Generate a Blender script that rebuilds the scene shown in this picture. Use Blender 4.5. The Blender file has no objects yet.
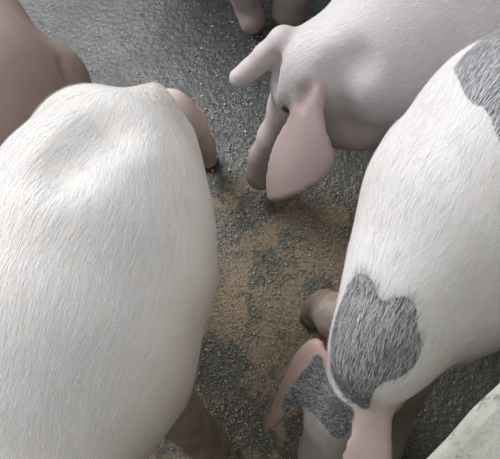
import bpy, math, random
import numpy as np
from mathutils import Matrix, Vector

random.seed(4)
rng = np.random.default_rng(11)
C = bpy.context.scene.collection
SC = bpy.context.scene

# ------------------------------------------------------------------ camera
W, HH, F = 500.0, 459.0, 720.0
CAM_H = 1.25
dn = np.array([180.0, -391.0, -720.0]); dn /= np.linalg.norm(dn)        # world "down" seen from the camera
upc = -dn
yc = np.array([0, 1.0, 0]); yc = yc - upc * (yc @ upc); yc /= np.linalg.norm(yc)
xc = np.cross(yc, upc)
RM = np.array([xc, yc, upc])                                            # camera space -> world
CAM = np.array([0, 0, CAM_H])
cam = bpy.data.cameras.new('camera'); co = bpy.data.objects.new('camera', cam); C.objects.link(co)
m4 = Matrix([list(RM[i]) + [CAM[i]] for i in range(3)] + [[0, 0, 0, 1]])
co.matrix_world = m4
cam.sensor_fit = 'HORIZONTAL'; cam.sensor_width = 36; cam.lens = F / W * 36
cam.clip_start = 0.01
SC.camera = co


def ray(px, py):
    return RM @ np.array([(px - W / 2) / F, -(py - HH / 2) / F, -1.0])


def P(px, py, z):
    r = ray(px, py)
    return CAM + r * ((z - CAM_H) / r[2])


def proj(v):
    q = (np.asarray(v) - CAM) @ RM
    return np.stack([W / 2 + F * q[..., 0] / -q[..., 2], HH / 2 - F * q[..., 1] / -q[..., 2], -q[..., 2]], -1)


def S(px, py, z, rpx):
    p = P(px, py, z); d = proj(p)[2]
    return (p, rpx * d / F * 0.985)


# ------------------------------------------------------------------ light
SC.view_settings.view_transform = 'Standard'; SC.view_settings.look = 'None'
SC.view_settings.gamma = 1; SC.view_settings.use_curve_mapping = False
SC.view_settings.exposure = 0.22
w = bpy.data.worlds.new('world'); SC.world = w; w.use_nodes = True
w.node_tree.nodes['Background'].inputs[0].default_value = (0.93, 0.96, 1.0, 1)
w.node_tree.nodes['Background'].inputs[1].default_value = 0.58


def area(name, loc, target, sx, sy, power, col):
    l = bpy.data.lights.new(name, 'AREA'); l.shape = 'RECTANGLE'; l.size = sx; l.size_y = sy
    l.energy = power; l.color = col
    o = bpy.data.objects.new(name, l); C.objects.link(o); o.location = loc
    o.rotation_euler = (Vector(target) - Vector(loc)).to_track_quat('-Z', 'Y').to_euler()
    return o


area('daylight_opening', (-2.4, 2.5, 2.7), (-0.1, 0.5, 0.2), 2.4, 1.6, 135, (0.985, 0.99, 1.0))

# ------------------------------------------------------------------ materials
def mat(name):
    m = bpy.data.materials.new(name); m.use_nodes = True
    nt = m.node_tree; b = nt.nodes['Principled BSDF']
    return m, nt, b


def nd(nt, t, **kw):
    n = nt.nodes.new(t)
    for k, v in kw.items():
        if k.startswith('i_'):
            key = k[2:]
            n.inputs[int(key) if key.isdigit() else key].default_value = v
        else:
            setattr(n, k, v)
    return n


def noise(nt, scale, detail=4, rough=0.6, vec=None, dist=0.0):
    n = nd(nt, 'ShaderNodeTexNoise'); n.inputs['Scale'].default_value = scale
    n.inputs['Detail'].default_value = detail; n.inputs['Roughness'].default_value = rough
    n.inputs['Distortion'].default_value = dist
    if vec is not None: nt.links.new(vec, n.inputs['Vector'])
    return n.outputs['Fac']


def ramp(nt, fac, stops):
    r = nd(nt, 'ShaderNodeValToRGB'); nt.links.new(fac, r.inputs[0])
    e = r.color_ramp.elements
    while len(e) < len(stops): e.new(0.5)
    for q, (p, c) in zip(e, stops):
        q.position = p; q.color = (*c, 1) if len(c) == 3 else c
    return r.outputs[0]


def mixc(nt, fac, a, b, mode='MIX'):
    n = nd(nt, 'ShaderNodeMix', data_type='RGBA', blend_type=mode)
    for s, v in ((n.inputs[0], fac), (n.inputs[6], a), (n.inputs[7], b)):
        if isinstance(v, (int, float)): s.default_value = v
        elif isinstance(v, tuple): s.default_value = (*v, 1)
        else: nt.links.new(v, s)
    return n.outputs[2]


def maths(nt, op, a, b=0.0, c=None, clamp=False):
    n = nd(nt, 'ShaderNodeMath', operation=op, use_clamp=clamp)
    for s, v in zip(n.inputs, (a, b, c)):
        if v is None: continue
        if isinstance(v, (int, float)): s.default_value = v
        else: nt.links.new(v, s)
    return n.outputs[0]


def bump(nt, b, h, strength, dist):
    n = nd(nt, 'ShaderNodeBump'); n.inputs['Strength'].default_value = strength; n.inputs['Distance'].default_value = dist
    nt.links.new(h, n.inputs['Height']); nt.links.new(n.outputs[0], b.inputs['Normal'])


def attr(nt, name):
    return nd(nt, 'ShaderNodeAttribute', attribute_name=name).outputs['Fac']


def geo(nt):
    return nd(nt, 'ShaderNodeNewGeometry').outputs['Position']


def skin_mat(name, base, base2, pinkc, sss=0.25, rough=0.55):
    m, nt, b = mat(name); g = geo(nt)
    c = mixc(nt, ramp(nt, noise(nt, 9, 4, 0.6, g), [(0.38, (0, 0, 0)), (0.66, (1, 1, 1))]), base, base2)
    c = mixc(nt, attr(nt, 'pink'), c, mixc(nt, noise(nt, 30, 3, 0.6, g), pinkc, tuple(v * 0.86 for v in pinkc)))
    # fine pores and flakes of dry skin
    sp = ramp(nt, noise(nt, 420, 2, 0.6, g), [(0.60, (0, 0, 0)), (0.72, (1, 1, 1))])
    c = mixc(nt, maths(nt, 'MULTIPLY', sp, 0.12), c, (0.32, 0.27, 0.24))
    # dried dung and mud; the mud tone also carries painted shade
    dn_ = maths(nt, 'MULTIPLY', attr(nt, 'dirt'), ramp(nt, noise(nt, 120, 5, 0.7, g), [(0.40, (0, 0, 0)), (0.62, (1, 1, 1))]))
    c = mixc(nt, maths(nt, 'MULTIPLY', dn_, 0.75), c, (0.33, 0.24, 0.12))
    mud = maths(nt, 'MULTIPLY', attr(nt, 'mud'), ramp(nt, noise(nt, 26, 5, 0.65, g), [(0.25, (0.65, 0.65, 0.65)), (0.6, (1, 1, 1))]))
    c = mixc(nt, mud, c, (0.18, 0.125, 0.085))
    # pigmented patches: signed distance to the outline, roughened
    sd = maths(nt, 'ADD', attr(nt, 'patch'), maths(nt, 'MULTIPLY_ADD', noise(nt, 70, 5, 0.7, g), 6.0, -3.0))
    pm = maths(nt, 'MULTIPLY_ADD', sd, 0.45, 0.5, clamp=True)
    dark = mixc(nt, ramp(nt, noise(nt, 160, 3, 0.6, g), [(0.35, (0, 0, 0)), (0.7, (1, 1, 1))]), (0.085, 0.09, 0.098), (0.18, 0.185, 0.195))
    glint_fleck = ramp(nt, noise(nt, 520, 2, 0.6, g), [(0.62, (0, 0, 0)), (0.68, (1, 1, 1))])  # bright flecks painted into the dark patches as glints
    dark = mixc(nt, maths(nt, 'MULTIPLY', glint_fleck, 0.5), dark, (0.42, 0.40, 0.38))
    c = mixc(nt, pm, c, dark)
    nt.links.new(c, b.inputs['Base Color'])
    b.inputs['Roughness'].default_value = rough
    b.inputs['Specular IOR Level'].default_value = 0.35
    b.inputs['Subsurface Weight'].default_value = sss
    b.inputs['Subsurface Radius'].default_value = (0.012, 0.006, 0.004)
    b.inputs['Subsurface Scale'].default_value = 0.6
    bump(nt, b, maths(nt, 'ADD', noise(nt, 140, 4, 0.6, g), maths(nt, 'MULTIPLY', noise(nt, 30, 3, 0.5, g), 0.6)), 0.2, 0.0016)
    return m


def hair_mat(name, col, col2, rough=0.45):
    m, nt, b = mat(name)
    c = mixc(nt, attr(nt, 'tone'), col, col2)
    nt.links.new(c, b.inputs['Base Color']); b.inputs['Roughness'].default_value = rough
    b.inputs['Specular IOR Level'].default_value = 0.4
    return m


M_white = skin_mat('white_pig_skin', (0.74, 0.69, 0.64), (0.70, 0.64, 0.585), (0.55, 0.38, 0.31))
M_spot = skin_mat('spotted_pig_skin', (0.69, 0.665, 0.65), (0.63, 0.595, 0.575), (0.55, 0.37, 0.33))
M_grey = skin_mat('pale_pig_skin', (0.56, 0.525, 0.53), (0.51, 0.465, 0.47), (0.50, 0.375, 0.36))
M_brown = skin_mat('brown_pig_skin', (0.37, 0.275, 0.24), (0.31, 0.23, 0.20), (0.27, 0.19, 0.165), 0.1)  # one brown base tone over the whole pig
M_dim = skin_mat('dusty_pig_skin', (0.56, 0.50, 0.48), (0.48, 0.42, 0.40), (0.46, 0.37, 0.35), 0.1)
H_white = hair_mat('white_bristle', (0.62, 0.61, 0.61), (0.97, 0.97, 0.975))
H_grey = hair_mat('grey_bristle', (0.12, 0.125, 0.135), (0.80, 0.80, 0.80))
M_hoof, nt, b = mat('hoof_horn'); b.inputs['Roughness'].default_value = 0.5
nt.links.new(mixc(nt, noise(nt, 60, 4), (0.10, 0.08, 0.07), (0.24, 0.19, 0.16)), b.inputs['Base Color'])
M_eye, nt, b = mat('eye_dark'); b.inputs['Base Color'].default_value = (0.03, 0.025, 0.025, 1); b.inputs['Roughness'].default_value = 0.15


# ------------------------------------------------------------------ mesh helpers
def tag(o, label=None, cat=None, group=None, kind=None):
    if label: o['label'] = label
    if cat: o['category'] = cat
    if group: o['group'] = group
    if kind: o['kind'] = kind
    return o


def link_mesh(name, V, Fc, m, parent=None, smooth=True):
    me = bpy.data.meshes.new(name); V = np.asarray(V, np.float32); Fc = np.asarray(Fc, np.int32)
    n, k = Fc.shape
    me.vertices.add(len(V)); me.vertices.foreach_set('co', V.ravel())
    me.loops.add(n * k); me.loops.foreach_set('vertex_index', Fc.ravel())
    me.polygons.add(n); me.polygons.foreach_set('loop_start', np.arange(0, n * k, k, dtype=np.int32))
    me.polygons.foreach_set('use_smooth', np.full(n, smooth))
    me.update(calc_edges=True); me.validate()
    me.materials.append(m)
    o = bpy.data.objects.new(name, me); C.objects.link(o)
    if parent is not None: o.parent = parent
    return o


def set_attr(o, name, vals):
    a = o.data.attributes.new(name, 'FLOAT', 'POINT'); a.data.foreach_set('value', np.asarray(vals, np.float32))


def surface_nets(Fv, org, h):
    ins = Fv < 0; nx, ny, nz = Fv.shape
    corners = [(i, j, k) for i in (0, 1) for j in (0, 1) for k in (0, 1)]
    sl = lambda A, c: A[c[0]:nx - 1 + c[0], c[1]:ny - 1 + c[1], c[2]:nz - 1 + c[2]]
    cnt = sum(sl(ins, c).astype(np.int8) for c in corners)
    act = (cnt > 0) & (cnt < 8); idx = np.argwhere(act)
    cv = {c: sl(Fv, c)[act] for c in corners}
    pos = np.zeros((len(idx), 3)); num = np.zeros(len(idx))
    for a in corners:
        for ax in range(3):
            if a[ax] == 0:
                b_ = list(a); b_[ax] = 1; b_ = tuple(b_)
                fa, fb = cv[a], cv[b_]; cr = (fa < 0) != (fb < 0)
                t = np.where(cr, fa / np.where(cr, fa - fb, 1), 0)
                p = np.zeros((len(idx), 3)); p += a; p[:, ax] += t
                pos += p * cr[:, None]; num += cr
    pos = (idx + pos / num[:, None]) * h + org
    vid = -np.ones(act.shape, np.int64); vid[act] = np.arange(len(idx))
    quads = []
    for ax in range(3):
        o1, o2 = [(1, 2), (2, 0), (0, 1)][ax]
        A = np.take(ins, range(0, ins.shape[ax] - 1), ax); B = np.take(ins, range(1, ins.shape[ax]), ax)
        e = np.argwhere(A != B)
        e = e[(e[:, o1] > 0) & (e[:, o2] > 0) & (e[:, o1] < ins.shape[o1] - 1) & (e[:, o2] < ins.shape[o2] - 1)]
        q = []
        for d1, d2 in ((-1, -1), (0, -1), (0, 0), (-1, 0)):
            c = e.copy(); c[:, o1] += d1; c[:, o2] += d2
            q.append(vid[c[:, 0], c[:, 1], c[:, 2]])
        q = np.stack(q, 1); fl = ~A[e[:, 0], e[:, 1], e[:, 2]]
        q[fl] = q[fl][:, ::-1]; quads.append(q)
    return pos, np.concatenate(quads)


def smin(a, b, k):
    hh = np.maximum(k - np.abs(a - b), 0) / k
    return np.minimum(a, b) - hh * hh * k * 0.25


def d_cone(X, a, ra, b, rb):
    ba = b - a; L = float(ba @ ba) + 1e-12
    t = np.clip(((X - a) @ ba) / L, 0, 1)
    t = t.astype(np.float32)
    return np.linalg.norm(X - (a + t[..., None] * ba), axis=-1) - (ra + (rb - ra) * t)


class Chain:
    def __init__(s, knots, k=0.03, pink=0.0, flat=1.0, mud=0.0):
        s.kn, s.k, s.pink, s.flat, s.mud = knots, k, pink, flat, mud
    def d(s, X):
        if s.flat != 1.0:
            X = X.copy()
            zc = sum(p[2] for p, r in s.kn) / len(s.kn)
            X[..., 2] = (X[..., 2] - zc) / s.flat + zc
        out = None
        for (a, ra), (b, rb) in zip(s.kn[:-1], s.kn[1:]):
            v = d_cone(X, np.asarray(a, float), ra, np.asarray(b, float), rb)
            out = v if out is None else smin(out, v, min(s.k, 0.012))
        return out
    def box(s):
        A = np.array([p for p, r in s.kn]); r = max(r for p, r in s.kn)
        return A.min(0) - r, A.max(0) + r


def smooth_poly(pts, n=3):
    p = np.asarray(pts, float)
    for _ in range(n):
        q = np.roll(p, -1, 0)
        p = np.stack([p * .75 + q * .25, p * .25 + q * .75], 1).reshape(-1, 2)
    return p


def poly_sd(U, V, poly):
    """signed distance, negative inside"""
    d = np.full(U.shape, 1e9); ins = np.zeros(U.shape, bool)
    for (x0, y0), (x1, y1) in zip(poly, np.roll(poly, -1, 0)):
        ex, ey = x1 - x0, y1 - y0
        t = np.clip(((U - x0) * ex + (V - y0) * ey) / (ex * ex + ey * ey + 1e-12), 0, 1)
        d = np.minimum(d, np.hypot(U - x0 - t * ex, V - y0 - t * ey))
        c = ((y0 > V) != (y1 > V)) & (U < (x1 - x0) * (V - y0) / ((y1 - y0) if abs(y1 - y0) > 1e-12 else 1e-12) + x0)
        ins ^= c
    return np.where(ins, -d, d)


class Ear:
    """a leathery flap: an outline lying in its own tilted plane, cupped across, with a real thickness"""
    def __init__(s, pts, base, tip, thick=0.004, cup=2.0, k=0.015, pink=0.8, tilt=0.0):
        b_, t_ = P(*base), P(*tip)
        u = t_ - b_; u /= np.linalg.norm(u)
        v = np.cross([0, 0, 1.0], u); v /= np.linalg.norm(v)
        wv = np.cross(u, v)
        v, wv = v * math.cos(tilt) + wv * math.sin(tilt), wv * math.cos(tilt) - v * math.sin(tilt)
        s.o, s.u, s.v, s.w = b_, u, v, wv
        pl = []
        for px, py in pts:
            r = ray(px, py); t = ((b_ - CAM) @ wv) / (r @ wv); q = CAM + r * t - b_
            pl.append((q @ u, q @ v))
        s.poly = smooth_poly(pl, 2); s.t, s.cup, s.k, s.pink = thick, cup, k, pink
        s.vc = float(s.poly[:, 1].mean())
    def d(s, X):
        q = X - s.o; U = q @ s.u; V = q @ s.v; Wd = q @ s.w + s.cup * (V - s.vc) ** 2
        d2 = poly_sd(U, V, s.poly) + s.t
        dz = np.abs(Wd)
        return np.hypot(np.maximum(d2, 0), dz) - s.t + np.minimum(d2, 0) * 0.03
    def box(s):
        A = np.array([s.o + s.u * a + s.v * b_ for a, b_ in s.poly])
        return A.min(0) - 0.03, A.max(0) + 0.03


def hoof(parent, pos, heading, r):
    """two claws side by side, rounded at the toe and cut flat below"""
    V, Fc = [], []; heading = np.array([heading[0], heading[1], 0.0]); heading /= np.linalg.norm(heading)
    side = np.cross([0, 0, 1.0], heading)
    for s in (-1, 1):
        c = np.array([pos[0], pos[1], 0]) + side * s * r * 0.52
        b0 = len(V); n = 12; rings = [(0.001, 1.0, 1.0), (0.012, 1.0, 0.95), (0.026, 0.9, 0.7), (0.036, 0.72, 0.35), (0.04, 0.3, 0.1)]
        for z, sc_, fw in rings:
            for i in range(n):
                a = 2 * math.pi * i / n
                V.append(c + side * math.cos(a) * r * 0.5 * sc_ + heading * (math.sin(a) * r * 0.9 * sc_ + r * 0.45 * fw) + np.array([0, 0, z]))
        for j in range(len(rings) - 1):
            for i in range(n):
                Fc.append((b0 + j * n + i, b0 + j * n + (i + 1) % n, b0 + (j + 1) * n + (i + 1) % n, b0 + (j + 1) * n + i))
        for base, rev in ((b0, True), (b0 + 4 * n, False)):
            for i in range(1, n - 2, 2):
                f = (base, base + i, base + i + 1, base + i + 2); Fc.append(f[::-1] if rev else f)
    return link_mesh('hoof', V, Fc, M_hoof, parent)


def build_pig(prims, res, m, patches=(), dirt=(), mud=()):
    lo = np.min([p.box()[0] for p in prims], 0) - 3 * res; hi = np.max([p.box()[1] for p in prims], 0) + 3 * res
    n = np.ceil((hi - lo) / res).astype(int) + 1
    Fv = np.full(n, 0.15, np.float32)
    ax = [lo[i] + np.arange(n[i]) * res for i in range(3)]
    for p in prims:
        bl, bh = p.box(); pad = p.k + 0.05
        a = np.maximum(((bl - pad - lo) / res).astype(int), 0); b_ = np.minimum(((bh + pad - lo) / res).astype(int) + 1, n)
        X = np.stack(np.meshgrid(ax[0][a[0]:b_[0]], ax[1][a[1]:b_[1]], ax[2][a[2]:b_[2]], indexing='ij'), -1).astype(np.float32)
        sl = tuple(slice(a[i], b_[i]) for i in range(3))
        d_ = p.d(X)
        if getattr(p, 'cut', False):
            Fv[sl] = -smin(-Fv[sl], d_, p.k)
        else:
            Fv[sl] = smin(Fv[sl], d_, p.k)
    V, Q = surface_nets(Fv, lo, res)
    for lam in (0.55, -0.57, 0.55, -0.57, 0.5):
        acc = np.zeros_like(V); num = np.zeros(len(V))
        for a_, b2 in ((0, 1), (1, 2), (2, 3), (3, 0)):
            for u_, w_ in ((Q[:, a_], Q[:, b2]), (Q[:, b2], Q[:, a_])):
                for c_ in range(3): acc[:, c_] += np.bincount(u_, V[w_, c_], len(V))
                num += np.bincount(u_, minlength=len(V))
        V = V + lam * (acc / num[:, None] - V)
    V[:, 2] = np.maximum(V[:, 2], 0.003)
    o = link_mesh('pig', V, Q, m)
    pk = np.zeros(len(V))
    for p in prims:
        if p.pink > 0:
            pk = np.maximum(pk, p.pink * np.clip(1 - (p.d(V.copy()) - 0.002) / (0.013 if isinstance(p, Ear) else 0.022), 0, 1))
    set_attr(o, 'pink', pk)
    N = np.zeros((len(V), 3), np.float32); o.data.vertices.foreach_get('normal', N.ravel() if False else (tmp := np.zeros(len(V) * 3, np.float32)))
    N = tmp.reshape(-1, 3)
    pr = proj(V); face = ((CAM - V) * N).sum(1) > -0.02
    sd = np.full(len(V), -40.0)
    for poly in patches:
        s_ = -poly_sd(pr[:, 0], pr[:, 1], smooth_poly(poly, 1)); s_[~face] = -40
        sd = np.maximum(sd, s_)
    set_attr(o, 'patch', np.clip(sd, -40, 40))
    dd = np.zeros(len(V))
    for c, r in dirt:
        dd = np.maximum(dd, np.clip(1.3 - np.linalg.norm(V - c, axis=1) / r, 0, 1))
    set_attr(o, 'dirt', dd)
    for p in prims:
        if hasattr(p, 'foot'): hoof(o, p.foot, P(300, 200, 0) - P(250, 229, 0), 0.022)
    md = np.clip((0.10 - V[:, 2]) / 0.10, 0, 1) * 0.7
    for p in prims:
        if getattr(p, 'mud', 0) > 0: md = np.maximum(md, p.mud * np.clip(1 - (p.d(V.copy()) - 0.002) / 0.02, 0, 1))
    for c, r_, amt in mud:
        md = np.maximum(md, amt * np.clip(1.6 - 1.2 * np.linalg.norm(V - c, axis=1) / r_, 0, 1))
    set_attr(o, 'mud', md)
    return o, V, N, pk, sd


def hit(prims, px, py):
    r_ = ray(px, py); ts = np.linspace((0.72 - CAM_H) / r_[2], (0.0 - CAM_H) / r_[2], 700)
    X = CAM + ts[:, None] * r_; Fv = np.full(len(ts), 0.15)
    for p in prims:
        if not getattr(p, 'cut', False): Fv = smin(Fv, p.d(X), p.k)
    i = np.argmax(Fv < 0)
    return X[i]


def groove(prims, pts, r, k=0.02, lift=0.3):
    kn = []
    for px, py in pts:
        h_ = hit(prims, px, py); v_ = CAM - h_; v_ /= np.linalg.norm(v_)
        kn.append((h_ + v_ * r * lift, r))
    g_ = Chain(kn, k); g_.cut = True
    return g_


def bristles(pig, V, N, keep, count, target, away, length, width, m, lift=0.25, name='bristles', spread=0.25, tone=(0, 1)):
    """fine bristles lying back along the coat, one ribbon of three joints each"""
    pool = np.nonzero(keep)[0]
    if len(pool) == 0: return
    i = rng.choice(pool, count)
    n = N[i]; n = n / np.linalg.norm(n, axis=1)[:, None]
    p = V[i] + rng.normal(0, 0.0035, (count, 3)); p -= n * ((p - V[i]) * n).sum(1)[:, None]
    d = (target - p) * (-1 if away else 1)
    # clumped wander of the lie of the coat
    ph = np.sin(p @ np.array([31, 17, 9.0])) + np.sin(p @ np.array([-13, 41, 5.0]) + 1.3)
    d = d / np.linalg.norm(d, axis=1)[:, None]
    s = np.cross(n, d); d = d + s * (ph * 0.10 + rng.normal(0, spread, count))[:, None]
    d -= n * (d * n).sum(1)[:, None]; d /= np.linalg.norm(d, axis=1)[:, None] + 1e-9
    s = np.cross(n, d)
    L = length * rng.uniform(0.6, 1.25, count) * np.clip(np.linalg.norm(target - p, axis=1) / 0.38, 0.35, 1) ** (0 if away else 1); bend = rng.normal(0, 0.12, count)
    Vs = []
    T = [0, .35, .7, 1.0]
    for t in T:
        c = p + d * (L * t)[:, None] + n * (L * (lift * t - 0.5 * lift * t * t) - (L * t) ** 2 / 0.42 + 0.0004)[:, None] + s * (bend * L * t * t)[:, None]
        wd = width * (1 - 0.85 * t)
        Vs += [c - s * wd / 2, c + s * wd / 2]
    A = np.stack(Vs, 1).reshape(-1, 3)
    b0 = np.arange(count)[:, None] * 8
    Fc = np.concatenate([b0 + np.array([2 * k, 2 * k + 1, 2 * k + 3, 2 * k + 2]) for k in range(3)])
    o = link_mesh(name, A, Fc, m, pig)
    set_attr(o, 'tone', np.repeat(rng.uniform(*tone, count), 8))
    return tag(o, kind='stuff')


def inframe(V, mrg=40):
    q = proj(V)
    return (q[:, 0] > -mrg) & (q[:, 0] < W + mrg) & (q[:, 1] > -mrg) & (q[:, 1] < HH + mrg)


def add_eye(pig, pos, r):
    V, Fc = [], []; n, mm = 12, 8
    for j in range(mm + 1):
        for i in range(n):
            a, b_ = 2 * math.pi * i / n, math.pi * j / mm
            V.append(np.array(pos) + r * np.array([math.sin(b_) * math.cos(a), math.sin(b_) * math.sin(a), math.cos(b_)]))
    for j in range(mm):
        for i in range(n):
            Fc.append((j * n + i, j * n + (i + 1) % n, (j + 1) * n + (i + 1) % n, (j + 1) * n + i))
    return link_mesh('eye', V, Fc, M_eye, pig)


def wleg(top, r0=0.075, rk=0.038, rf=0.026, bendv=(0.02, 0.015), pink=0.3, k=0.05):
    """standing leg dropped below a hip or shoulder: thigh, joint, shank, foot"""
    top = np.array(top, float); foot = np.array([top[0], top[1], 0.035]); mid = top * 0.45 + foot * 0.55 + np.array([bendv[0], bendv[1], 0])
    c_ = Chain([(top, r0), (mid, rk), (foot * .8 + mid * .2, rf), (foot, rf * 1.12)], k, pink); c_.foot = foot
    return c_


# ------------------------------------------------------------------ floor and wall (setting)
def floor_material():
    m, nt, b = mat('wet_pen_concrete'); g = geo(nt)
    ctr = P(272, 345, 0)
    mp = nd(nt, 'ShaderNodeVectorMath', operation='SUBTRACT'); nt.links.new(g, mp.inputs[0]); mp.inputs[1].default_value = tuple(ctr)
    sep = nd(nt, 'ShaderNodeSeparateXYZ'); nt.links.new(mp.outputs[0], sep.inputs[0])
    ex = maths(nt, 'POWER', maths(nt, 'ABSOLUTE', maths(nt, 'DIVIDE', sep.outputs[0], 0.36)), 2.4)
    ey = maths(nt, 'POWER', maths(nt, 'ABSOLUTE', maths(nt, 'DIVIDE', sep.outputs[1], 0.36)), 2.4)
    rr = maths(nt, 'ADD', ex, ey)
    n1 = noise(nt, 11, 6, 0.68, g, 0.3)
    fm = maths(nt, 'ADD', maths(nt, 'SUBTRACT', 1.02, rr), maths(nt, 'MULTIPLY_ADD', n1, 3.4, -1.5))
    for bx, by, br, amt in ((218, 405, .10, 1.5), (214, 350, .06, 1.2), (205, 245, .07, 1.2), (262, 270, .045, 1.3), (285, 450, .07, 0.9), (250, 215, .06, .5), (440, 420, .2, 4.0), (400, 455, .12, 4.0), (390, 200, .1, 1.0)):
        dd_ = nd(nt, 'ShaderNodeVectorMath', operation='DISTANCE'); nt.links.new(g, dd_.inputs[0]); dd_.inputs[1].default_value = tuple(P(bx, by, 0))
        bl_ = maths(nt, 'MULTIPLY_ADD', dd_.outputs['Value'], -1.0 / br, 1.35, clamp=True)
        fm = maths(nt, 'SUBTRACT', fm, maths(nt, 'MULTIPLY', bl_, amt * 0.72))
    feed = ramp(nt, fm, [(0.30, (0, 0, 0)), (0.50, (1, 1, 1))])
    holes = ramp(nt, noise(nt, 17, 5, 0.7, g, 0.4), [(0.39, (0, 0, 0)), (0.47, (1, 1, 1))])
    feed = maths(nt, 'MULTIPLY', feed, holes)
    conc = mixc(nt, ramp(nt, noise(nt, 34, 6, 0.75, g), [(0.3, (0, 0, 0)), (0.75, (1, 1, 1))]), (0.042, 0.043, 0.044), (0.105, 0.105, 0.102))
    grain = ramp(nt, noise(nt, 260, 3, 0.7, g), [(0.35, (0, 0, 0)), (0.68, (1, 1, 1))])
    fc = mixc(nt, grain, (0.20, 0.148, 0.10), (0.42, 0.325, 0.23))
    fc = mixc(nt, ramp(nt, noise(nt, 24, 4, 0.6, g), [(0.4, (0, 0, 0)), (0.7, (1, 1, 1))]), fc, mixc(nt, grain, (0.17, 0.14, 0.10), (0.38, 0.33, 0.245)))
    near = maths(nt, 'MULTIPLY_ADD', rr, -0.9, 1.5, clamp=True)
    conc = mixc(nt, maths(nt, 'MULTIPLY', near, 0.8), conc, mixc(nt, grain, (0.045, 0.045, 0.038), (0.17, 0.16, 0.115)))
    wetdry = near
    c = mixc(nt, feed, conc, fc)
    nt.links.new(c, b.inputs['Base Color'])
    wet = ramp(nt, noise(nt, 7, 4, 0.6, g), [(0.35, (0.30, 0.30, 0.30)), (0.7, (0.5, 0.5, 0.5))])
    nt.links.new(mixc(nt, feed, wet, (0.75, 0.75, 0.75)), b.inputs['Roughness'])
    b.inputs['Specular IOR Level'].default_value = 0.36
    hgt = maths(nt, 'ADD', maths(nt, 'MULTIPLY', noise(nt, 85, 3, 0.6, g), 1.6), maths(nt, 'MULTIPLY', noise(nt, 22, 4, 0.6, g), 2.2))
    hgt = maths(nt, 'ADD', hgt, maths(nt, 'MULTIPLY', feed, maths(nt, 'MULTIPLY', noise(nt, 260, 3, 0.7, g), 1.0)))
    bump(nt, b, hgt, 0.5, 0.005)
    return m


def grid_slab(name, cx, cy, sx, sy, n, z, thick, m, disp):
    xs = np.linspace(-sx / 2, sx / 2, n); ys = np.linspace(-sy / 2, sy / 2, n)
    X, Y = np.meshgrid(xs + cx, ys + cy, indexing='ij')
    top = np.stack([X, Y, z - disp * (1 + np.sin(X * 9 + 1.1 * np.sin(Y * 7)) * np.cos(Y * 8 + X * 2)) / 2], -1).reshape(-1, 3)
    V = list(top); i = lambda a, b_: a * n + b_
    Fc = [(i(a, c), i(a + 1, c), i(a + 1, c + 1), i(a, c + 1)) for a in range(n - 1) for c in range(n - 1)]
    k = len(V); edge = [i(a, 0) for a in range(n)] + [i(n - 1, c) for c in range(1, n)] + [i(a, n - 1) for a in range(n - 2, -1, -1)] + [i(0, c) for c in range(n - 2, 0, -1)]
    V += [V[e] * np.array([1, 1, 0]) + np.array([0, 0, z - thick]) for e in edge]
    for q in range(len(edge)):
        r_ = (q + 1) % len(edge); Fc.append((edge[r_], edge[q], k + q, k + r_))
    return link_mesh(name, V, Fc, m)


floor = grid_slab('floor', 0, 0.6, 5.0, 5.0, 120, 0.0, 0.12, floor_material(), 0.003)
tag(floor, 'dark wet concrete pen floor smeared with brown spilled feed', 'floor', kind='structure')

# low rendered wall the photographer leans over
M_wall, nt, b = mat('limewashed_concrete'); g = geo(nt)
c = mixc(nt, ramp(nt, noise(nt, 16, 6, 0.7, g, 0.5), [(0.40, (0, 0, 0)), (0.62, (1, 1, 1))]), (0.40, 0.385, 0.335), (0.29, 0.285, 0.24))
c = mixc(nt, ramp(nt, noise(nt, 48, 5, 0.75, g), [(0.56, (0, 0, 0)), (0.68, (1, 1, 1))]), c, (0.16, 0.16, 0.13))
nt.links.new(c, b.inputs['Base Color']); b.inputs['Roughness'].default_value = 0.85
bump(nt, b, maths(nt, 'ADD', noise(nt, 60, 5, 0.7, g), noise(nt, 14, 3, 0.6, g)), 0.6, 0.004)
ZW = 0.78
a0, a1 = P(419, 459, ZW), P(500, 374, ZW)
dv = (a1 - a0) / np.linalg.norm(a1 - a0); nv = np.array([dv[1], -dv[0], 0.0])
V, Fc = [], []
prof = [(0.0, 0.0)] + [(0.0, ZW - 0.012)] + [(0.012 - 0.012 * math.cos(t), ZW - 0.012 + 0.012 * math.sin(t)) for t in (0.5, 1.0, 1.57)] \
    + [(0.04, ZW + 0.001), (0.07, ZW + 0.001), (0.1, ZW)] + [(0.128 + 0.012 * math.sin(t), ZW - 0.012 + 0.012 * math.cos(t)) for t in (0, 0.5, 1.0, 1.57)] + [(0.14, 0.0)]
ns = 160; sp_ = np.linspace(-1.6, 2.2, ns)
for k_, s_ in enumerate(sp_):
    for q, (a_, z_) in enumerate(prof):
        wob = 0.0022 * math.sin(s_ * 37) + 0.0016 * math.sin(s_ * 83 + 1) if 0 < q < len(prof) - 1 else 0
        V.append(a0 + dv * s_ + nv * (a_ + wob) + np.array([0, 0, z_ - ZW - a0[2] + ZW + (0.0012 * math.sin(s_ * 61 + q) if 1 < q < 10 else 0)]))
npf = len(prof)
for k_ in range(ns - 1):
    for q in range(npf):
        Fc.append((k_ * npf + q, (k_ + 1) * npf + q, (k_ + 1) * npf + (q + 1) % npf, k_ * npf + (q + 1) % npf))
for base in (0, (ns - 1) * npf):
    for q in range(1, npf - 2, 2): Fc.append((base, base + q, base + q + 1, base + min(q + 2, npf - 1)))
wall = link_mesh('wall_front', V, Fc, M_wall, smooth=False)
tag(wall, 'low pale concrete pen wall with stained rounded top', 'wall', kind='structure')

GROUP = 'pigs crowded in the pen'

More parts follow.
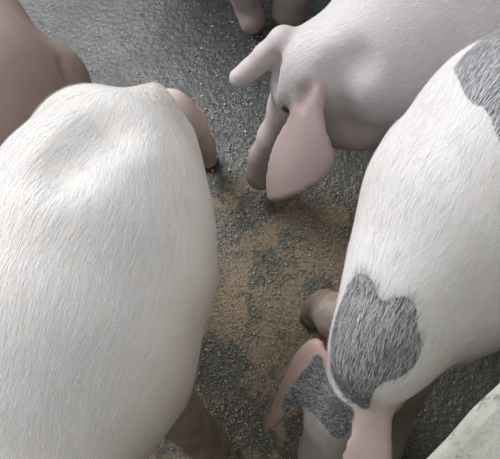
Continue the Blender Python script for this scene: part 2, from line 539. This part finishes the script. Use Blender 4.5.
# ------------------------------------------------------------------ the big white pig, rump up the picture
prims = [
    Chain([S(106, 186, .42, 97), S(98, 222, .425, 118), S(89, 262, .42, 130), S(59, 345, .41, 140), S(1, 452, .41, 127), S(5, 540, .43, 100)], 0.05),
    Chain([S(135, 165, .40, 60), S(150, 112, .44, 27), S(153, 99, .44, 15)], 0.03),                      # tail head
    Chain([S(90, 150, .40, 62), S(88, 138, .42, 52)], 0.04),                         # left hip
    Chain([S(150, 160, .38, 54), S(184, 215, .34, 29)], 0.03),                       # right ham
    Chain([S(5, 540, .42, 92), S(-20, 640, .36, 72), S(-35, 730, .26, 45), S(-40, 790, .17, 32)], 0.06),    # neck and head, out of the frame
    Chain([S(170, 112, .33, 24), S(188, 124, .24, 19), S(202, 146, .12, 13), S(207, 158, .05, 11)], 0.03, 0.55),   # right hind leg
    Chain([S(150, 385, .28, 42), S(176, 412, .17, 26), S(200, 436, .07, 21), S(212, 446, .035, 19)], 0.04, 0.5, mud=0.7),   # right foreleg, mud tone also paints in its shade under the body
]
pA = P(60, 180, .35); fA = P(40, 150, 0)
prims.append(wleg(P(80, 200, .32), 0.08, 0.04, 0.028))
prims.append(wleg(P(-40, 440, .3), 0.08, 0.04, 0.028))
hd = P(-35, 730, .26)
prims.append(Ear([(-10, 640), (30, 690), (60, 740), (50, 800), (10, 770), (-20, 700)], (-10, 660, .36), (45, 790, .24)))
tailc = P(150, 95, .47)
prims.append(groove(prims, [(58, 158), (84, 136), (108, 122)], 0.03, 0.05, 0.86))
pig1, V, N, pk, sd = build_pig(prims, 0.0075, M_white, dirt=[(tailc, 0.06), (P(190, 125, .22), 0.04)], mud=[(P(200, 430, .1), 0.13, 0.85), (P(204, 145, .1), 0.09, 0.45), (P(214, 240, .36), 0.09, 0.22), (P(212, 290, .36), 0.10, 0.30), (P(200, 345, .36), 0.11, 0.32), (P(175, 395, .36), 0.11, 0.32), (P(148, 445, .36), 0.11, 0.32)])  # flank spheres mix tan skin with painted bounce and shade
tag(pig1, 'large white bristly pig seen from above on the left, rump at the top', 'pig', GROUP)
hd_dir = P(30, 450, 0) - P(112, 186, 0)
for f in (P(207, 158, 0), P(212, 446, 0)):
    hoof(pig1, f, hd_dir, 0.024)
keep = inframe(V, 60) & (pk < 0.3) & (N[:, 2] > -0.3)
keep &= rng.uniform(0, 1, len(V)) > 1.25 * np.clip((proj(V)[:, 0] + 0.35 * (proj(V)[:, 1] - 250).clip(0) * 0.9 - 140) / 60, 0, 1) ** 1.2 - 0.12
bristles(pig1, V, N, keep, 27000, P(172, -10, .50), False, 0.036, 0.00042, H_white, 0.085, spread=0.10, tone=(0.3, 1))

# ------------------------------------------------------------------ spotted pig on the right, head down to the lower left
patch_main = [(355, 275), (363, 273), (370, 277), (376, 290), (382, 302), (390, 299), (400, 296), (411, 298), (417, 306), (417, 325), (421, 342), (420, 357), (410, 372),
              (398, 379), (385, 381), (375, 389), (371, 400), (368, 411), (357, 405), (345, 397), (333, 383), (329, 360), (331, 335), (335, 318), (341, 303), (347, 286)]
patch_head = [(316, 353), (307, 367), (296, 381), (283, 399), (281, 412), (292, 412), (302, 405), (312, 412), (322, 424), (334, 438), (343, 440), (350, 430), (356, 410), (344, 402), (333, 392), (325, 372), (322, 356)]
patch_back = [(452, 66), (458, 78), (463, 92), (474, 106), (485, 107), (492, 122), (498, 138), (515, 170), (560, 200), (600, 120), (560, 20), (510, 0), (485, 35)]
prims = [
    Chain([S(394, 330, .415, 57), S(418, 286, .42, 76), S(447, 250, .42, 97), S(480, 212, .425, 122), S(536, 168, .43, 139), S(600, 110, .43, 125), S(640, 70, .42, 105)], 0.05),
    Chain([S(448, 278, .36, 80), S(520, 236, .36, 108), S(570, 180, .36, 105)], 0.05),
    Chain([S(390, 335, .40, 50), S(374, 362, .39, 42), S(368, 378, .36, 34)], 0.04),          # neck with the collar of skin
    Chain([S(360, 388, .32, 34), S(341, 420, .26, 36), S(332, 455, .17, 33), S(322, 492, .10, 24), S(316, 512, .06, 20)], 0.03, 0.0, mud=0.6),   # head
    Chain([S(340, 318, .32, 26), S(326, 308, .2, 18), S(318, 310, .08, 15), S(316, 315, .035, 14)], 0.03, 0.2, mud=0.92),      # far foreleg, mostly under the neck, mud tone with its shade painted in
    Chain([S(430, 325, .32, 45), S(412, 368, .22, 26), S(395, 425, .09, 15), S(390, 448, .035, 15)], 0.03, 0.4),     # near foreleg
    Ear([(327, 340), (314, 337), (301, 343), (289, 361), (279, 385), (268, 412), (263, 430), (270, 434), (283, 420), (296, 404), (314, 398), (330, 380)], (320, 362, .33), (270, 428, .20), 0.006, 3.0, 0.02, 0.95),
    Chain([S(386, 384, .37, 17), S(391, 398, .33, 13)], 0.02, 0.8, mud=0.35),
    Ear([(372, 402), (384, 398), (390, 412), (395, 435), (394, 470), (380, 500), (355, 500), (338, 470), (346, 440), (358, 418)], (378, 400, .37), (368, 500, .29), 0.006, 3.0, 0.02, 0.6),
]
prims.append(wleg(P(600, 130, .32), 0.08, 0.04, 0.028))
prims.append(wleg(P(640, 190, .32), 0.08, 0.04, 0.028))
prims.append(groove(prims, [(324, 346), (331, 378), (343, 396), (362, 409), (374, 404)], 0.007, 0.012, 0.2))
pig2, V, N, pk, sd = build_pig(prims, 0.0065, M_spot, [patch_main, patch_head, patch_back], mud=[(P(322, 308, .16), 0.17, 0.95), (P(322, 450, .2), 0.12, 0.6), (P(266, 425, .21), 0.05, 0.5), (P(404, 410, .2), 0.13, 0.6), (P(475, 350, .28), 0.14, 0.25)])  # leg spheres mix mud and painted shade; belly sphere is shade alone
tag(pig2, 'white pig with dark grey patches on neck and back, beside the pale wall', 'pig', GROUP)
hd_dir = P(370, 380, 0) - P(480, 212, 0)
for f in (P(316, 315, 0), P(390, 448, 0)):
    hoof(pig2, f, hd_dir, 0.022)
vis = inframe(V, 50) & (N[:, 2] > -0.3)
src = P(352, 420, .36)
farleg = prims[4].d(V.copy())
body = (np.linalg.norm(V - P(318, 410, .25), axis=1) > 0.11) & (np.linalg.norm(V - P(374, 412, .36), axis=1) > 0.05)
bristles(pig2, V, N, vis & (sd < 0) & (pk < 0.3) & body & (farleg > 0.004), 11000, src, True, 0.018, 0.00036, H_white, 0.10, spread=0.2)
bristles(pig2, V, N, vis & (sd > 1) & body, 6500, src, True, 0.018, 0.0005, H_grey, 0.10, spread=0.16)
bristles(pig2, V, N, vis & (sd > 1) & ~body, 1500, src, True, 0.007, 0.0005, H_grey, 0.25, spread=0.5)

# ------------------------------------------------------------------ pale pig at the upper right, head down with a big drooping ear
prims = [
    Chain([S(338, 62, .33, 42), S(362, 66, .33, 58), S(392, 52, .33, 78), S(437, 19, .325, 107), S(500, -52, .32, 108), S(560, -100, .32, 98)], 0.05),
    Chain([S(338, 62, .33, 40), S(316, 68, .34, 38), S(302, 84, .31, 31), S(292, 107, .24, 21)], 0.05),
    Chain([S(292, 107, .24, 21), S(275, 137, .16, 17), S(266, 158, .09, 17), S(262, 174, .055, 17)], 0.03, 0.35),      # muzzle
    Chain([S(345, 115, .22, 34), S(362, 118, .22, 30)], 0.05, 0.9),         # jowl, pink skin deepened to paint in its shading
    Chain([S(355, 105, .25, 40), S(368, 112, .15, 22), S(375, 125, .04, 16)], 0.04, 0.4),      # foreleg under the chest
    Chain([S(302, 52, .36, 20), S(284, 42, .38, 16), S(266, 56, .36, 13), S(251, 69, .34, 11), S(239, 78, .33, 10.5)], 0.008, 0.25),    # far ear seen edge on
    Ear([(308, 80), (297, 104), (281, 126), (269, 146), (264, 168), (264, 190), (268, 203), (282, 201), (302, 194), (321, 182), (331, 165), (329, 147), (323, 124), (323, 96), (319, 82)], (312, 100, .35), (280, 198, .20), 0.006, 3.5, 0.02, 0.85),
]
prims.append(wleg(P(560, -60, .3), 0.07, 0.036, 0.026))
prims.append(wleg(P(500, -120, .3), 0.07, 0.036, 0.026))
eye_at = hit(prims, 287, 107)
prims.insert(6, groove(prims[:6], [(354, 64), (343, 72), (336, 84), (335, 98), (339, 114), (345, 132)], 0.016, 0.045, 0.5))
prims.append(groove(prims, [(300, 104), (303, 94), (309, 86)], 0.006, 0.015, 0.3))
prims.append(groove(prims, [(277, 60), (273, 76), (272, 90)], 0.008, 0.015, 0.4))
pig3, V, N, pk, sd = build_pig(prims, 0.0055, M_grey, mud=[(eye_at, 0.026, 0.6), (P(255, 170, .05), 0.09, 0.6), (P(375, 125, .08), 0.1, 0.6)])
add_eye(pig3, eye_at - (CAM - eye_at) * 0.007, 0.009)
tag(pig3, 'pale pinkish pig at the upper right, head down with large drooping ear', 'pig', GROUP)
for f in (P(375, 125, 0),):
    hoof(pig3, f, P(290, 100, 0) - P(400, 50, 0), 0.022)
vis = inframe(V, 30) & (N[:, 2] > -0.2)
bristles(pig3, V, N, vis & (pk < 0.25), 4500, P(290, 90, .3), True, 0.013, 0.0004, H_white, 0.12, spread=0.25)

# ------------------------------------------------------------------ brown shaded pig, upper left
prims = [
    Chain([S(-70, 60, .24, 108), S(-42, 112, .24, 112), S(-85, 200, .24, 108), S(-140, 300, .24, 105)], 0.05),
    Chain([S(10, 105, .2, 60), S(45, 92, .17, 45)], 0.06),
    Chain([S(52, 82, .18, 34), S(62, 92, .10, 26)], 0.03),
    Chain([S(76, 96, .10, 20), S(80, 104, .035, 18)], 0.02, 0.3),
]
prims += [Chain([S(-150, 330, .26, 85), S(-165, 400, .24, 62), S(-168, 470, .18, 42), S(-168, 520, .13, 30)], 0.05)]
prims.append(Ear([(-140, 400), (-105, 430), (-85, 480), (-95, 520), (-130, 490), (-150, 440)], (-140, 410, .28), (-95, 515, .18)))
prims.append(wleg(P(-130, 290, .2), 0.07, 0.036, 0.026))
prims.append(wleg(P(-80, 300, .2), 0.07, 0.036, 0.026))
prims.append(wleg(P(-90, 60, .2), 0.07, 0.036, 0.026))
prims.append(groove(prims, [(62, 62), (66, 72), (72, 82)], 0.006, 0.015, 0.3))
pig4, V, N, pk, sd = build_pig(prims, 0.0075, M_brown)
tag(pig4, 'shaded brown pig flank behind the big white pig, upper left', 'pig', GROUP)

# ------------------------------------------------------------------ pig beyond the top edge: only its two feet reach the frame
prims = [
    Chain([S(285, -110, .36, 90), S(240, -140, .36, 100), S(150, -190, .36, 100)], 0.05),
    Chain([S(310, -70, .30, 38), S(299, -20, .14, 22), S(292, 4, .05, 18), S(291, 11, .035, 18)], 0.04, 0.3),
    Chain([S(225, -90, .30, 36), S(240, -20, .14, 19), S(248, 10, .05, 12), S(252, 22, .035, 13)], 0.04, 0.3),
]
prims.append(wleg(P(160, -150, .3), 0.07, 0.036, 0.026))
prims.append(wleg(P(110, -190, .3), 0.07, 0.036, 0.026))
prims.append(Chain([S(285, -110, .36, 80), S(340, -110, .34, 60), S(380, -90, .24, 36), S(400, -70, .16, 26)], 0.05))
prims.append(Ear([(340, -130), (375, -105), (385, -60), (375, -35), (355, -55), (335, -100)], (345, -120, .36), (377, -40, .26)))
pig5, V, N, pk, sd = build_pig(prims, 0.0075, M_dim)
tag(pig5, 'dusty grey legs of a pig standing at the top edge', 'pig', GROUP)
for f in (P(291, 11, 0), P(252, 22, 0)):
    hoof(pig5, f, P(252, 60, 0) - P(252, 20, 0), 0.022)

# ------------------------------------------------------------------ spilled feed
def crumbs(name, n, place, size, m, label, cat):
    base = np.array([[1, 1, 1], [1, -1, -1], [-1, 1, -1], [-1, -1, 1]]) / 1.7
    oct_ = np.array([[1, 0, 0], [-1, 0, 0], [0, 1, 0], [0, -1, 0], [0, 0, 1], [0, 0, -1]], float)
    tri = np.array([[0, 2, 4], [2, 1, 4], [1, 3, 4], [3, 0, 4], [2, 0, 5], [1, 2, 5], [3, 1, 5], [0, 3, 5]])
    pts = place(n); n = len(pts)
    s = size * np.exp(rng.normal(0, 0.45, n).clip(-1, 0.8))
    sc_ = rng.uniform(0.5, 1.3, (n, 3)); sc_[:, 2] *= 0.6
    a = rng.uniform(0, 6.28, n); ca, sa = np.cos(a), np.sin(a)
    v = oct_[None] * sc_[:, None, :] * s[:, None, None] * rng.uniform(0.7, 1.25, (n, 6, 1))
    X = v[..., 0] * ca[:, None] - v[..., 1] * sa[:, None]; Y = v[..., 0] * sa[:, None] + v[..., 1] * ca[:, None]
    v = np.stack([X, Y, v[..., 2]], -1)
    v[..., 0] += pts[:, 0, None]; v[..., 1] += pts[:, 1, None]; v[..., 2] += (s * 0.3)[:, None]
    Fc = (np.arange(n)[:, None, None] * 6 + tri[None]).reshape(-1, 3)
    o = link_mesh(name, v.reshape(-1, 3), Fc, m, smooth=False)
    set_attr(o, 'tone', np.repeat(rng.uniform(0, 1, n), 6))
    return tag(o, label, cat, kind='stuff')


def crumb_mat(name, a, b_):
    m, nt, b = mat(name); nt.links.new(mixc(nt, attr(nt, 'tone'), a, b_), b.inputs['Base Color'])
    b.inputs['Roughness'].default_value = 0.7
    return m


def dense(n):
    px = rng.uniform(190, 365, n); py = rng.uniform(175, 470, n)
    pts = np.array([P(a, c, 0) for a, c in zip(px, py)])
    f = np.sin(pts[:, 0] * 23 + 2 * np.sin(pts[:, 1] * 19)) + np.sin(pts[:, 1] * 27 + 1.7 * np.sin(pts[:, 0] * 31))
    return pts[rng.uniform(-1.6, 1.2, n) < f]


def sparse(n):
    c = [(222, 395, 22), (215, 350, 14), (228, 420, 22), (330, 215, 22), (300, 200, 25), (240, 215, 20), (205, 15, 25), (225, 60, 40), (240, 110, 30), (215, 150, 30), (250, 130, 25), (240, 205, 40), (320, 210, 40), (270, 10, 30), (150, 40, 60), (100, 30, 50), (218, 400, 16), (235, 435, 18), (265, 272, 12), (210, 245, 12), (275, 445, 20), (330, 235, 20)]
    pts = []
    for _ in range(n):
        a, b_, s = random.choice(c); pts.append(P(random.gauss(a, s), random.gauss(b_, s), 0))
    return np.array(pts)


crumbs('feed_meal', 17000, dense, 0.00105, crumb_mat('brown_meal', (0.16, 0.12, 0.08), (0.55, 0.46, 0.33)), 'brown crumbly feed meal spread over the floor between the pigs', 'feed')
crumbs('feed_crumbs', 5500, sparse, 0.00115, crumb_mat('pale_crumb', (0.17, 0.16, 0.12), (0.56, 0.54, 0.44)), 'pale feed crumbs scattered on the dark wet concrete', 'feed')

def bits(n):
    c = [(232, 20, 12), (222, 62, 14), (245, 105, 10), (240, 135, 14), (215, 110, 12), (232, 165, 14), (205, 60, 20), (255, 45, 8), (90, 40, 40)]
    return np.array([P(random.gauss(a, s_), random.gauss(b_, s_), 0) for a, b_, s_ in random.choices(c, k=n)])


crumbs('pellet_bits', 300, bits, 0.0016, crumb_mat('pale_pellet', (0.42, 0.40, 0.32), (0.78, 0.76, 0.66)), 'larger whitish pellet bits dotting the dark floor near the drooping-eared pig', 'feed')
